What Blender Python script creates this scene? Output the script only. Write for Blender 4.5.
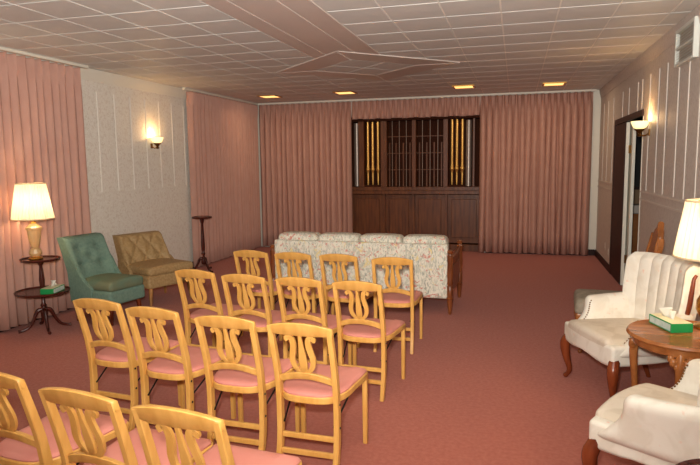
import bpy, bmesh, math, random
from mathutils import Matrix, Vector
random.seed(7)
for o in list(bpy.data.objects): bpy.data.objects.remove(o)
scene = bpy.context.scene
COL = scene.collection
PI = math.pi

# ------------------------------------------------------------------ camera
F_PX, YAW, PITCH, ROLL = 597.8, 0.27132, 0.11620, -0.01297
cd = bpy.data.cameras.new('camera'); cam = bpy.data.objects.new('camera', cd); COL.objects.link(cam)
cd.sensor_width = 36.0; cd.lens = F_PX / 700 * 36; cd.clip_start = 0.05
fw = Vector((-math.sin(YAW)*math.cos(PITCH), math.cos(YAW)*math.cos(PITCH), -math.sin(PITCH)))
rt = Vector((math.cos(YAW), math.sin(YAW), 0)); up = rt.cross(fw)
r2 = math.cos(ROLL)*rt + math.sin(ROLL)*up; u2 = -math.sin(ROLL)*rt + math.cos(ROLL)*up
cam.matrix_world = Matrix(((r2.x, u2.x, -fw.x, 0), (r2.y, u2.y, -fw.y, 0), (r2.z, u2.z, -fw.z, 1.6), (0, 0, 0, 1)))
scene.camera = cam

# ------------------------------------------------------------------ world, flash, exposure
w = bpy.data.worlds.new('world'); scene.world = w; w.use_nodes = True
w.node_tree.nodes['Background'].inputs[0].default_value = (1.0, 0.93, 0.85, 1)
w.node_tree.nodes['Background'].inputs[1].default_value = 0.02
vs = scene.view_settings
vs.view_transform = 'Standard'; vs.look = 'None'; vs.gamma = 1.0; vs.use_curve_mapping = False
vs.exposure = 0.0

def spot(name, loc, target, energy, angle, blend, color, radius):
    l = bpy.data.lights.new(name, 'SPOT'); l.energy = energy; l.spot_size = math.radians(angle); l.spot_blend = blend
    l.color = color; l.shadow_soft_size = radius
    o = bpy.data.objects.new(name, l); COL.objects.link(o); o.location = loc
    o.rotation_euler = (Vector(target) - Vector(loc)).to_track_quat('-Z', 'Y').to_euler()
    return o
# the photographer's flash: most of it bounced off the ceiling, some of it straight ahead
spot('camera_flash_bounce', (-0.05, 0.02, 1.78), (-1.25, 4.0, 4.0), 1150, 125, 1.0, (1.0, 0.985, 0.93), 0.05)
spot('camera_flash_direct', (-0.06, 0.02, 1.76), (-2.2, 7.5, 1.5), 330, 100, 0.8, (1.0, 0.985, 0.93), 0.05)

def bulb(name, loc, energy, color=(1.0, 0.66, 0.34), radius=0.03):
    l = bpy.data.lights.new(name, 'POINT'); l.energy = energy; l.color = color; l.shadow_soft_size = radius
    o = bpy.data.objects.new(name, l); COL.objects.link(o); o.location = loc
    return o

# ------------------------------------------------------------------ helpers
def lin(c):
    return tuple((v/255/12.92) if v/255 <= 0.04045 else ((v/255+0.055)/1.055)**2.4 for v in c) + (1.0,)

def mat(name, base, rough=0.6, alt=None, scale=8.0, detail=3.0, stretch=None, bump=0.0, bscale=None, metal=0.0,
        spec=0.5, trans=0.0, emit=None, estr=0.0, lo=0.35, hi=0.65, sheen=0.0, transl=0.0, alpha=1.0):
    m = bpy.data.materials.new(name); m.use_nodes = True
    nt = m.node_tree; b = nt.nodes['Principled BSDF']; out = nt.nodes['Material Output']
    b.inputs['Base Color'].default_value = lin(base); b.inputs['Roughness'].default_value = rough
    b.inputs['Metallic'].default_value = metal; b.inputs['Specular IOR Level'].default_value = spec
    b.inputs['Transmission Weight'].default_value = trans
    if sheen: b.inputs['Sheen Weight'].default_value = sheen
    if emit:
        b.inputs['Emission Color'].default_value = lin(emit); b.inputs['Emission Strength'].default_value = estr
    tc = nt.nodes.new('ShaderNodeTexCoord'); mp = nt.nodes.new('ShaderNodeMapping')
    nt.links.new(tc.outputs['Object'], mp.inputs['Vector'])
    if stretch: mp.inputs['Scale'].default_value = stretch
    colout = None
    if alt:
        n = nt.nodes.new('ShaderNodeTexNoise'); n.inputs['Scale'].default_value = scale; n.inputs['Detail'].default_value = detail
        nt.links.new(mp.outputs[0], n.inputs['Vector'])
        r = nt.nodes.new('ShaderNodeValToRGB'); r.color_ramp.elements[0].position = lo; r.color_ramp.elements[1].position = hi
        r.color_ramp.elements[0].color = lin(base); r.color_ramp.elements[1].color = lin(alt)
        nt.links.new(n.outputs['Fac'], r.inputs[0]); nt.links.new(r.outputs[0], b.inputs['Base Color']); colout = r.outputs[0]
    if bump:
        n2 = nt.nodes.new('ShaderNodeTexNoise'); n2.inputs['Scale'].default_value = bscale or scale; n2.inputs['Detail'].default_value = 2
        nt.links.new(mp.outputs[0], n2.inputs['Vector'])
        bp = nt.nodes.new('ShaderNodeBump'); bp.inputs['Strength'].default_value = bump; bp.inputs['Distance'].default_value = 0.01
        nt.links.new(n2.outputs['Fac'], bp.inputs['Height']); nt.links.new(bp.outputs[0], b.inputs['Normal'])
    if transl:
        t = nt.nodes.new('ShaderNodeBsdfTranslucent'); t.inputs['Color'].default_value = lin(base)
        mx = nt.nodes.new('ShaderNodeMixShader'); mx.inputs[0].default_value = transl
        nt.links.new(b.outputs[0], mx.inputs[1]); nt.links.new(t.outputs[0], mx.inputs[2]); nt.links.new(mx.outputs[0], out.inputs['Surface'])
    return m

def mix_layers(name, base, layers, rough=0.8, bump=0.0, bscale=200):
    """fabric print: layers = (colour, scale, detail, lo, hi, stretch, distortion, seed)"""
    m = bpy.data.materials.new(name); m.use_nodes = True
    nt = m.node_tree; b = nt.nodes['Principled BSDF']; b.inputs['Roughness'].default_value = rough
    b.inputs['Specular IOR Level'].default_value = 0.2
    tc = nt.nodes.new('ShaderNodeTexCoord'); prev = None
    for (c, sc, de, lo, hi, st, dist, seed) in layers:
        mp = nt.nodes.new('ShaderNodeMapping'); mp.inputs['Scale'].default_value = st; mp.inputs['Location'].default_value = (seed, seed*0.7, seed*1.3)
        nt.links.new(tc.outputs['Object'], mp.inputs[0])
        n = nt.nodes.new('ShaderNodeTexNoise'); n.inputs['Scale'].default_value = sc; n.inputs['Detail'].default_value = de; n.inputs['Distortion'].default_value = dist
        nt.links.new(mp.outputs[0], n.inputs['Vector'])
        r = nt.nodes.new('ShaderNodeMapRange'); r.inputs[1].default_value = lo; r.inputs[2].default_value = hi
        nt.links.new(n.outputs['Fac'], r.inputs[0])
        mx = nt.nodes.new('ShaderNodeMix'); mx.data_type = 'RGBA'
        nt.links.new(r.outputs[0], mx.inputs[0])
        if prev is None: mx.inputs[6].default_value = lin(base)
        else: nt.links.new(prev, mx.inputs[6])
        mx.inputs[7].default_value = lin(c); prev = mx.outputs[2]
    nt.links.new(prev, b.inputs['Base Color'])
    if bump:
        n2 = nt.nodes.new('ShaderNodeTexNoise'); n2.inputs['Scale'].default_value = bscale
        nt.links.new(tc.outputs['Object'], n2.inputs['Vector'])
        bp = nt.nodes.new('ShaderNodeBump'); bp.inputs['Strength'].default_value = bump; bp.inputs['Distance'].default_value = 0.005
        nt.links.new(n2.outputs['Fac'], bp.inputs['Height']); nt.links.new(bp.outputs[0], b.inputs['Normal'])
    return m

class MB:
    def __init__(s): s.v = []; s.f = []
    def add(s, v, f):
        k = len(s.v); s.v += [tuple(p) for p in v]; s.f += [tuple(i+k for i in q) for q in f]; return s
    def box(s, x0, x1, y0, y1, z0, z1):
        return s.add([(x0,y0,z0),(x1,y0,z0),(x1,y1,z0),(x0,y1,z0),(x0,y0,z1),(x1,y0,z1),(x1,y1,z1),(x0,y1,z1)],
                     [(0,3,2,1),(4,5,6,7),(0,1,5,4),(1,2,6,5),(2,3,7,6),(3,0,4,7)])
    def prism(s, poly, axis, d0, d1):
        n = len(poly)
        def P(a, b, d): return (d,a,b) if axis == 'x' else (a,d,b) if axis == 'y' else (a,b,d)
        v = [P(a,b,d0) for a,b in poly] + [P(a,b,d1) for a,b in poly]
        return s.add(v, [tuple(range(n))[::-1], tuple(range(n,2*n))] + [(i,(i+1)%n,n+(i+1)%n,n+i) for i in range(n)])
    def strip(s, pts, axis, d0, d1):
        """pts: list of (left, right) 2d pairs; quads rather than one big polygon"""
        def P(p, d): return (d,p[0],p[1]) if axis == 'x' else (p[0],d,p[1]) if axis == 'y' else (p[0],p[1],d)
        v = []; f = []; n = len(pts)
        for l, r in pts: v += [P(l,d0),P(r,d0),P(r,d1),P(l,d1)]
        for i in range(n-1):
            a = 4*i; b = a+4
            for k in range(4): f.append((a+k, a+(k+1)%4, b+(k+1)%4, b+k))
        f += [(3,2,1,0), (4*n-4,4*n-3,4*n-2,4*n-1)]
        return s.add(v, f)
    def lathe(s, prof, n=20, c=(0,0), ripple=None):
        v = []; f = []; m = len(prof)
        for r, z in prof:
            for i in range(n):
                a = 2*PI*i/n; rr = r*(ripple(i) if ripple else 1)
                v.append((c[0]+rr*math.cos(a), c[1]+rr*math.sin(a), z))
        for j in range(m-1):
            for i in range(n): f.append((j*n+i, j*n+(i+1)%n, (j+1)*n+(i+1)%n, (j+1)*n+i))
        if prof[0][0] > 0.0005 and not ripple: f.append(tuple(range(n))[::-1])
        if prof[-1][0] > 0.0005 and not ripple: f.append(tuple((m-1)*n+i for i in range(n)))
        return s.add(v, f)
    def tube(s, pts, rad, n=8, sq=False):
        pts = [Vector(p) for p in pts]; m = len(pts)
        if not isinstance(rad, (list, tuple)): rad = [rad]*m
        v = []; f = []; ref = None
        for j in range(m):
            t = (pts[min(j+1,m-1)] - pts[max(j-1,0)]).normalized()
            if ref is None:
                ref = Vector((0,0,1)) if abs(t.z) < 0.8 else Vector((1,0,0))
            a = (ref - t*ref.dot(t)).normalized(); b = t.cross(a); ref = a
            for i in range(n):
                q = 2*PI*(i+0.5*sq)/n
                v.append(pts[j] + rad[j]*(math.cos(q)*a + math.sin(q)*b))
        for j in range(m-1):
            for i in range(n): f.append((j*n+i, j*n+(i+1)%n, (j+1)*n+(i+1)%n, (j+1)*n+i))
        f += [tuple(range(n))[::-1], tuple((m-1)*n+i for i in range(n))]
        return s.add(v, f)
    def rbox(s, c, size, r, n=6, warp=None):
        """rounded box, grid on each face"""
        h = [d/2 for d in size]; v = []; f = []; idx = {}
        def pt(p):
            q = [max(-h[k]+r, min(h[k]-r, p[k]*h[k])) for k in range(3)]
            d = Vector([p[k]*h[k]-q[k] for k in range(3)])
            if d.length > 1e-9: d = d.normalized()*r
            o = Vector(q) + d + Vector(c)
            return tuple(warp(o)) if warp else tuple(o)
        def g(t):   # denser towards the rim
            return t
        lv = [[], [], []]
        for k in range(3):
            e = r/h[k]; a = [-1, -1+e*0.3, -1+e*0.65] + [-1+e+(2-2*e)*i/n for i in range(n+1)] + [1-e*0.65, 1-e*0.3, 1]
            lv[k] = a
        def vid(p):
            key = tuple(round(x,5) for x in p)
            if key not in idx: idx[key] = len(v); v.append(pt(p))
            return idx[key]
        for k in range(3):
            A, B = (k+1)%3, (k+2)%3
            for sgn in (-1, 1):
                for i in range(len(lv[A])-1):
                    for j in range(len(lv[B])-1):
                        quad = []
                        for (ii, jj) in ((i,j),(i+1,j),(i+1,j+1),(i,j+1)):
                            p = [0,0,0]; p[k] = sgn; p[A] = lv[A][ii]; p[B] = lv[B][jj]; quad.append(vid(p))
                        f.append(tuple(quad) if sgn > 0 else tuple(quad[::-1]))
        return s.add(v, f)
    def grid(s, fn, nu, nv, closed_u=False):
        v = [fn(i/nu, j/nv) for j in range(nv+1) for i in range(nu+1)]
        f = [(j*(nu+1)+i, j*(nu+1)+i+1, (j+1)*(nu+1)+i+1, (j+1)*(nu+1)+i) for j in range(nv) for i in range(nu)]
        return s.add(v, f)
    def mesh(s, name, smooth=True, bevel=0.0, seg=1):
        me = bpy.data.meshes.new(name); me.from_pydata(s.v, [], s.f); me.update()
        bm = bmesh.new(); bm.from_mesh(me)
        bmesh.ops.remove_doubles(bm, verts=bm.verts, dist=1e-5)
        bmesh.ops.recalc_face_normals(bm, faces=bm.faces)
        if bevel:
            ed = [e for e in bm.edges if len(e.link_faces) == 2 and e.calc_face_angle(0) > 0.6]
            bmesh.ops.bevel(bm, geom=ed, offset=bevel, segments=seg, affect='EDGES', clamp_overlap=True)
        for e in bm.edges:
            if len(e.link_faces) == 2 and e.calc_face_angle(0) > 0.7: e.smooth = False
        for fc in bm.faces: fc.smooth = smooth
        bm.to_mesh(me); bm.free()
        return me
    def build(s, name, m, parent=None, smooth=True, bevel=0.0, seg=1):
        me = s.mesh(name, smooth, bevel, seg); me.materials.append(m)
        o = bpy.data.objects.new(name, me); COL.objects.link(o)
        if parent: o.parent = parent
        return o

def tag(o, label, cat, group=None):
    o['label'] = label; o['category'] = cat
    if group: o['group'] = group
    return o
def struct(o): o['kind'] = 'structure'; return o
def thing(name, label, cat, loc=(0,0,0), rz=0.0, group=None):
    o = bpy.data.objects.new(name, None); COL.objects.link(o); o.empty_display_size = 0.1
    o.location = loc; o.rotation_euler = (0,0,rz)
    return tag(o, label, cat, group)
def copy_tree(o, parent=None):
    c = o.copy(); COL.objects.link(c)
    if parent: c.parent = parent
    for ch in list(o.children): copy_tree(ch, c)
    return c
def inst(src, name, parent, loc=(0,0,0), rz=0.0):
    o = bpy.data.objects.new(name, src); COL.objects.link(o); o.parent = parent; o.location = loc; o.rotation_euler = (0,0,rz); return o
def smoothstep(t): t = max(0, min(1, t)); return t*t*(3-2*t)
def interp(tab, z):
    if z <= tab[0][0]: return tab[0][1]
    for (a, va), (b, vb) in zip(tab, tab[1:]):
        if z <= b: return va + (vb-va)*(z-a)/(b-a)
    return tab[-1][1]
def catmull(P, n=6):
    P = [Vector(p) for p in P]; out = []
    for i in range(len(P)-1):
        p0, p1, p2, p3 = P[max(i-1,0)], P[i], P[i+1], P[min(i+2,len(P)-1)]
        for k in range(n):
            t = k/n
            out.append(0.5*((2*p1)+(p2-p0)*t+(2*p0-5*p1+4*p2-p3)*t*t+(3*p1-p0-3*p2+p3)*t**3))
    out.append(P[-1]); return out

# ------------------------------------------------------------------ materials
M = {}
M['carpet'] = mat('carpet', (164,90,73), 0.95, (175,102,84), 40, 6, bump=0.35, bscale=260, spec=0.1, sheen=0.1)
M['tile'] = mat('ceiling_tile', (206,204,198), 0.55, (212,210,204), 3, 2, bump=0.03, bscale=60, spec=0.5)
M['joint'] = mat('ceiling_joint', (236,230,220), 0.5)
M['plank'] = mat('ceiling_plank', (200,186,176), 0.4, (206,192,182), 2, 2, spec=0.5)
M['wall_l'] = mix_layers('wallpaper_beige', (228,221,208), [((216,205,190), 34, 5, 0.48, 0.64, (1,1,1), 0.6, 0.0), ((234,228,217), 60, 3, 0.56, 0.66, (1,1,1), 0.0, 3.1)], 0.75, 0.1, 120)
M['wall_r'] = mix_layers('wallpaper_mauve', (198,187,177), [((188,175,165), 34, 5, 0.48, 0.64, (1,1,1), 0.6, 0.0), ((206,196,186), 60, 3, 0.56, 0.66, (1,1,1), 0.0, 3.1)], 0.6, 0.1, 120)
M['white'] = mat('white_paint', (226,220,204), 0.55)
M['batten_r'] = mat('mauve_batten', (208,198,187), 0.55)
M['batten'] = mat('pale_batten', (228,220,208), 0.55)
M['darkwood'] = mat('dark_trim_wood', (36,16,13), 0.45, (48,22,16), 14, 3, stretch=(1,1,0.1), spec=0.2)
M['curtain'] = mat('rose_drapery', (186,142,126), 0.9, (190,147,131), 6, 2, spec=0.1)
M['maple'] = mat('honey_maple', (218,164,88), 0.36, (198,142,66), 9, 3, stretch=(3,3,0.6), lo=0.3, hi=0.75)
M['pad'] = mat('rose_vinyl', (202,127,113), 0.5, (208,134,120), 8, 2, spec=0.35)
M['steel'] = mat('dark_steel', (50,44,40), 0.45, metal=0.8)
M['cherry'] = mat('cherry_wood', (128,60,30), 0.25, (98,40,20), 10, 3, stretch=(2,2,0.4))
M['mahog'] = mat('mahogany', (84,32,22), 0.25, (56,20,14), 10, 3, stretch=(2,2,0.4))
M['walnut'] = mat('table_walnut', (164,102,54), 0.25, (136,78,38), 7, 4, stretch=(0.6,4,1))
M['organ'] = mat('organ_wood', (112,64,33), 0.4, (86,47,25), 8, 4, stretch=(3,3,0.3), spec=0.3)
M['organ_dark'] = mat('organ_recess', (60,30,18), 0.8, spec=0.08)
M['gilt'] = mat('gilt_pipe', (226,176,96), 0.32, metal=0.75)
M['strip'] = mat('grille_metal', (126,104,90), 0.4, metal=0.3)
M['silver'] = mat('silver_pipe', (150,136,126), 0.35, metal=0.5)
M['brass'] = mat('brass', (200,150,70), 0.25, metal=0.95)
M['abrass'] = mat('aged_brass', (120,84,40), 0.35, metal=0.9)
M['green'] = mat('sage_fabric', (100,124,110), 0.8, (112,136,120), 40, 2, spec=0.2, bump=0.1, bscale=300)
M['greenseat'] = mat('olive_sage_fabric', (110,116,90), 0.8, (98,118,98), 6, 2, spec=0.2, bump=0.1, bscale=300)
M['gold'] = mat('gold_brocade', (172,142,98), 0.6, (152,122,80), 40, 3, spec=0.3, bump=0.1, bscale=200)
M['legtan'] = mat('tan_leg', (176,128,72), 0.4, (150,100,50), 10, 2, stretch=(2,2,0.4))
M['cream'] = mix_layers('cream_damask', (224,216,202), [((214,204,188), 9, 3, 0.45, 0.62, (1,1,1), 0.8, 0.0), ((224,192,170), 22, 2, 0.66, 0.74, (1,1,1), 0.2, 5.0)], 0.75, 0.12, 240)
M['creamseat'] = mix_layers('beige_seat_damask', (208,194,176), [((196,180,160), 9, 3, 0.45, 0.62, (1,1,1), 0.8, 0.0)], 0.75, 0.12, 240)  # slightly darker beige than the arms and back
M['sofawood'] = mat('sofa_wood', (134,74,38), 0.3, (104,52,26), 10, 3, stretch=(2,2,0.4))
M['grey_uph'] = mat('grey_upholstery', (150,138,120), 0.8, (130,118,100), 20, 3)
M['floral'] = mix_layers('floral_chintz', (224,216,198), [
    ((192,188,170), 20, 3, 0.48, 0.60, (1.6,1.6,0.7), 1.6, 0.0), ((160,160,146), 34, 2, 0.57, 0.64, (1.6,1.6,0.5), 1.4, 4.2),
    ((222,202,148), 14, 2, 0.62, 0.70, (1,1,1), 1.0, 9.0), ((204,134,118), 17, 3, 0.59, 0.67, (1,1,1.1), 1.4, 13.7)], 0.75, 0.08, 250)
M['shade'] = mat('lamp_shade_cloth', (244,230,204), 0.8, transl=0.30, spec=0.1)
M['shade_trim'] = mat('shade_trim', (214,190,150), 0.7)
M['glass'] = mat('amber_glass', (236,204,150), 0.12, trans=0.55, spec=0.6)
M['bulbglow'] = mat('bulb_glow', (255,236,190), 0.5, emit=(255,214,140), estr=12)
M['bowl'] = mat('sconce_bowl', (255,240,205), 0.4, emit=(255,222,150), estr=1.4)
M['lens'] = mat('downlight_lens', (255,240,215), 0.4, emit=(255,190,110), estr=1.8)
M['boxgreen'] = mat('tissue_green', (10,140,70), 0.5)
M['boxwhite'] = mat('tissue_print', (206,214,206), 0.5, (176,196,186), 30, 3)
M['boxtop'] = mat('tissue_top', (226,216,176), 0.5)
M['paper'] = mat('tissue_paper', (244,240,228), 0.8, transl=0.3)
M['plate'] = mat('outlet_plate', (196,182,168), 0.4)
M['ventwhite'] = mat('vent_enamel', (206,206,196), 0.45)
M['black'] = mat('side_room_gloom', (22,18,16), 0.7)  # side room's darkness put into a colour, used on its wall panel
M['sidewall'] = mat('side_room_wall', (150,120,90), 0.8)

# ------------------------------------------------------------------ room shell
XL, XR, YB, YF, C = -4.84, 1.31, 10.67, -2.6, 2.73
floor = struct(MB().box(XL-0.1, 4.2, YF-0.1, YB+1.0, -0.08, 0.0).build('floor', M['carpet'], smooth=False))

ceiling = struct(MB().box(XL-0.1, XR+0.1, YF-0.1, YB+0.12, C, C+0.1).build('ceiling', M['joint'], smooth=False))
BX0, BX1 = -2.13, -1.40          # smooth plank band down the middle
DCX, DCY, DH = -1.765, 7.08, 1.13  # diamond
TS, TY = 0.422, 0.442
GAP = 0.007
tile_cache = {}
def tile(x0, x1, y0, y1, parent, m=None, name='ceiling_tile', z=C, th=0.004):
    key = (round(x1-x0,3), round(y1-y0,3), m or 'tile', th)
    if key not in tile_cache:
        me = MB().box(-(x1-x0)/2+GAP, (x1-x0)/2-GAP, -(y1-y0)/2+GAP, (y1-y0)/2-GAP, -th, 0.0).mesh('ceiling_tile', False)
        me.materials.append(M[m or 'tile']); tile_cache[key] = me
    return inst(tile_cache[key], name, parent, ((x0+x1)/2, (y0+y1)/2, z))
ylines = [6.2 + TY*k for k in range(-9, 11)]
ylines = [y for y in ylines if y < YB-0.05] + [YB]
def lines(a, b, st):
    out = [a]; 
    while abs(b-out[-1]) > abs(st)*1.1: out.append(out[-1]+st)
    return out + [b]
xl = lines(BX0, XL, -TS); xr = lines(BX1, XR, TS)
cols = [(b, a) for a, b in zip(xl, xl[1:])] + [(a, b) for a, b in zip(xr, xr[1:])]
for (x0, x1) in cols:
    for y0, y1 in zip(ylines, ylines[1:]):
        if all(abs(x-DCX)+abs(y-DCY) < DH-0.02 for x in (x0,x1) for y in (y0,y1)): continue
        tile(x0, x1, y0, y1, ceiling)
for y0, y1 in zip(ylines, ylines[1:]):        # middle column beyond the diamond
    if y1 > DCY + DH - 0.6:
        for x0, x1 in ((BX0, (BX0+BX1)/2), ((BX0+BX1)/2, BX1)):
            if not all(abs(x-DCX)+abs(y-DCY) < DH-0.02 for x in (x0,x1) for y in (y0,y1)): tile(x0, x1, y0, y1, ceiling)
back_tiles = MB()                              # overhead and behind the photographer
for (x0, x1) in cols:
    y = ylines[0]
    while y > YF:
        back_tiles.box(x0+GAP, x1-GAP, max(y-TY,YF)+GAP, y-GAP, C-0.004, C); y -= TY
bt = back_tiles.build('ceiling_tile_field', M['tile'], ceiling, smooth=False); bt['kind'] = 'stuff'
for a, b in ((BX0, -1.945), (-1.945, -1.62), (-1.62, BX1)):
    MB().box(a+GAP, b-GAP, YF, DCY-0.4, C-0.007, C).build('ceiling_plank', M['plank'], ceiling, smooth=False)
# diamond: four mitred border planks, 2 x 2 tiles inside
inn = DH - 0.36*math.sqrt(2)
cor = [(0,-1),(1,0),(0,1),(-1,0)]
MB().prism([(DCX+c[0]*DH*0.995, DCY+c[1]*DH*0.995) for c in cor], 'z', C-0.008, C).build('diamond_backing', M['joint'], ceiling, smooth=False)
for k in range(4):
    a, b = cor[k], cor[(k+1)%4]
    e = 0.012
    P = [(DCX+a[0]*DH+(b[0]-a[0])*e, DCY+a[1]*DH+(b[1]-a[1])*e), (DCX+b[0]*DH-(b[0]-a[0])*e, DCY+b[1]*DH-(b[1]-a[1])*e),
         (DCX+b[0]*(inn+0.01)-(b[0]-a[0])*e, DCY+b[1]*(inn+0.01)-(b[1]-a[1])*e), (DCX+a[0]*(inn+0.01)+(b[0]-a[0])*e, DCY+a[1]*(inn+0.01)+(b[1]-a[1])*e)]
    MB().prism(P, 'z', C-0.014, C-0.004).build('diamond_plank', M['plank'], ceiling, smooth=False)
sq = inn/math.sqrt(2)
for i in (-1, 0):
    for j in (-1, 0):
        cx, cy = (i+0.5)*sq, (j+0.5)*sq
        o = tile(-sq/2, sq/2, -sq/2, sq/2, ceiling, th=0.0041)
        o.location = (DCX+(cx-cy)*math.sqrt(0.5), DCY+(cx+cy)*math.sqrt(0.5), C-0.0082); o.rotation_euler = (0,0,PI/4)

# left wall, with battens above a rail
wl = struct(MB().box(XL-0.12, XL, YF-0.1, YB+0.12, 0, C).build('wall_left', M['wall_l'], smooth=False))
b_me = MB().box(0, 0.008, -0.011, 0.011, 1.29, 2.48).mesh('wall_batten', False, 0.002); b_me.materials.append(M['batten'])
for k in range(-4, 7): inst(b_me, 'wall_batten', wl, (XL, 6.205+0.322*k, 0))
MB().box(XL, XL+0.008, YF, YB, 1.265, 1.285).build('wall_rail', M['wall_l'], wl, smooth=False)
MB().box(XL, XL+0.007, YF, YB, 1.185, 1.20).build('wall_rail', M['wall_l'], wl, smooth=False)
# right wall in pieces around the doorway
DY0, DY1, DZ = 7.15, 8.92, 2.06
wr = struct(MB().box(XR, XR+0.14, YF-0.1, DY0, 0, C).box(XR, XR+0.14, DY1, YB+0.12, 0, C).box(XR, XR+0.14, DY0, DY1, DZ, C).build('wall_right', M['wall_r'], smooth=False))
br_me = MB().box(-0.008, 0, -0.011, 0.011, 1.27, 2.46).mesh('wall_batten', False, 0.002); br_me.materials.append(M['batten_r'])
for y in (6.85, 6.45, 6.12, 5.71, 5.39, 5.07, 4.7, 4.4, 4.0, 3.7, 3.3, 3.0, 9.25, 9.75, 10.2): inst(br_me, 'wall_batten', wr, (XR, y, 0))
bs_me = MB().box(-0.008, 0, -0.011, 0.011, 2.12, 2.46).mesh('wall_batten', False, 0.002); bs_me.materials.append(M['batten_r'])
for y in (7.25, 7.5, 8.05, 8.5): inst(bs_me, 'wall_batten', wr, (XR, y, 0))
for z in (1.165, 1.25):
    MB().box(XR-0.009, XR, YF, DY0-0.02, z-0.008, z+0.008).build('wall_rail', M['batten_r'], wr, smooth=False)
    MB().box(XR-0.009, XR, DY1+0.1, YB, z-0.008, z+0.008).build('wall_rail', M['wall_r'], wr, smooth=False)
# back wall with the organ recess
OX0, OX1, OZ = -3.02, -0.52, 2.42
struct(MB().box(XL-0.12, OX0, YB, YB+0.12, 0, C).box(OX1, XR+0.14, YB, YB+0.12, 0, C).box(OX0, OX1, YB, YB+0.12, OZ, C).build('wall_back', M['white'], smooth=False))
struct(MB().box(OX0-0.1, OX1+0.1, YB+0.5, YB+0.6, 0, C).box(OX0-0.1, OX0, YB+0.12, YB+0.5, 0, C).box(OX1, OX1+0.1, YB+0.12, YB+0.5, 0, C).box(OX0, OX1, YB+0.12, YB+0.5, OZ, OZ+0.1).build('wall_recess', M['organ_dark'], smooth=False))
struct(MB().box(XL-0.12, XR+0.14, YF-0.12, YF, 0, C).build('wall_front', M['wall_l'], smooth=False))
# side room beyond the doorway
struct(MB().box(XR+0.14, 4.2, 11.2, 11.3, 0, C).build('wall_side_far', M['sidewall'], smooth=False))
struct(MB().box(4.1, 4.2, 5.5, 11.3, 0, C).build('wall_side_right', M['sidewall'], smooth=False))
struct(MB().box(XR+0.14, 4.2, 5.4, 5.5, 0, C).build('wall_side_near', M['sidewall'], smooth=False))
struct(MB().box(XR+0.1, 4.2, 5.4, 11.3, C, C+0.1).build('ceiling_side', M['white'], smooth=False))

# crowns, baseboards
cr = [(0,0),(0.02,0),(0.03,0.02),(0.05,0.045),(0.085,0.085),(0.10,0.10),(0.11,0.13),(0,0.13)]
struct(MB().prism([(XL+0.45*a, C-0.005-0.13+b) for a, b in cr], 'y', YF, YB-0.14).build('trim_1', M['white']))
struct(MB().prism([(XR-0.28*a, C-0.005-0.13+b) for a, b in cr], 'y', YF, YB).build('trim_2', M['wall_r']))
bb = [(0,0),(0.016,0),(0.016,0.085),(0.008,0.10),(0,0.10)]
struct(MB().prism([(XL+a, b) for a, b in bb], 'y', YF, YB).build('baseboard_left', M['darkwood'], smooth=False))
struct(MB().prism([(XR-a, b) for a, b in bb], 'y', YF, DY0-0.02).build('baseboard_right', M['darkwood'], smooth=False))
struct(MB().prism([(XR-a, b) for a, b in bb], 'y', DY1+0.1, YB).build('baseboard_right_corner', M['darkwood'], smooth=False))
struct(MB().prism([(YB-a, b) for a, b in bb], 'x', OX1+0.02, XR-0.017).build('baseboard_back', M['darkwood'], smooth=False))

# doorway: dark casing, folded pair of door leaves
struct(MB().box(XR-0.02, XR+0.15, DY1, DY1+0.09, 0, DZ+0.07).build('trim_3', M['darkwood'], smooth=False))
struct(MB().box(XR-0.02, XR+0.15, DY0-0.02, DY1, DZ, DZ+0.07).build('trim_4', M['darkwood'], smooth=False))
struct(MB().box(XR-0.006, XR+0.15, DY0-0.02, DY0, 0, DZ).build('trim_5', M['white'], smooth=False))
d1 = struct(MB().box(XR-0.017, XR-0.011, 8.12, DY1-0.005, 0.012, DZ-0.01).build('door_1', M['darkwood'], smooth=False))
MB().box(XR-0.011, XR+0.028, 8.10, DY1-0.005, 0.012, DZ-0.01).build('door_panel', M['white'], d1, smooth=False)
MB().box(XR+0.05, XR+0.085, 8.02, DY1-0.005, 0.012, DZ-0.01).build('door_panel', M['white'], d1, smooth=False)
for z in (1.72, 0.35):
    MB().box(XR+0.02, XR+0.055, 8.09, 8.10, z-0.05, z+0.05).tube([(XR+0.036,8.085,z-0.05),(XR+0.036,8.085,z+0.05)], 0.006).build('hinge', M['abrass'], d1)
# what stands in the side room
t = thing('wooden_cabinet', 'low wooden cabinet standing in the room beyond the doorway', 'cabinet', (2.15, 10.4, 0))
MB().box(-0.55, 0.55, -0.25, 0.25, 0.06, 0.72).build('body', M['walnut'], t, smooth=False, bevel=0.006)
for x in (-0.27, 0.27): 
    d = MB().box(x-0.25, x+0.25, -0.268, -0.25, 0.1, 0.69).build('cabinet_door', M['walnut'], t, smooth=False, bevel=0.006)
    MB().lathe([(0.0,0),(0.012,0.004),(0.012,0.02),(0,0.026)], 10).build('knob', M['brass'], d).matrix_basis = Matrix.Translation((x*0.2, -0.268, 0.4)) @ Matrix.Rotation(PI/2, 4, 'X')
MB().box(-0.58, 0.58, -0.28, 0.28, 0.72, 0.75).build('cabinet_top', M['walnut'], t, smooth=False, bevel=0.006)
MB().box(-0.53, 0.53, -0.23, 0.23, 0, 0.06).build('plinth', M['darkwood'], t, smooth=False)
o = tag(MB().box(-0.5, 0.1, -0.16, 0.16, 0, 0.13).build('storage_box', M['plate'], None, smooth=False, bevel=0.008), 'pale grey box lying on the cabinet beyond the doorway', 'box'); o.location = (2.05, 10.38, 0.75)
t = thing('gloom_panel', 'added dark framed panel for the gloom beyond the doorway', 'picture', (2.0, 11.19, 1.55))  # black sheet added over the far wall for the unlit room's darkness
MB().box(-0.5, 0.5, -0.012, 0, -0.42, 0.45).build('panel', M['black'], t, smooth=False)
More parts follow.
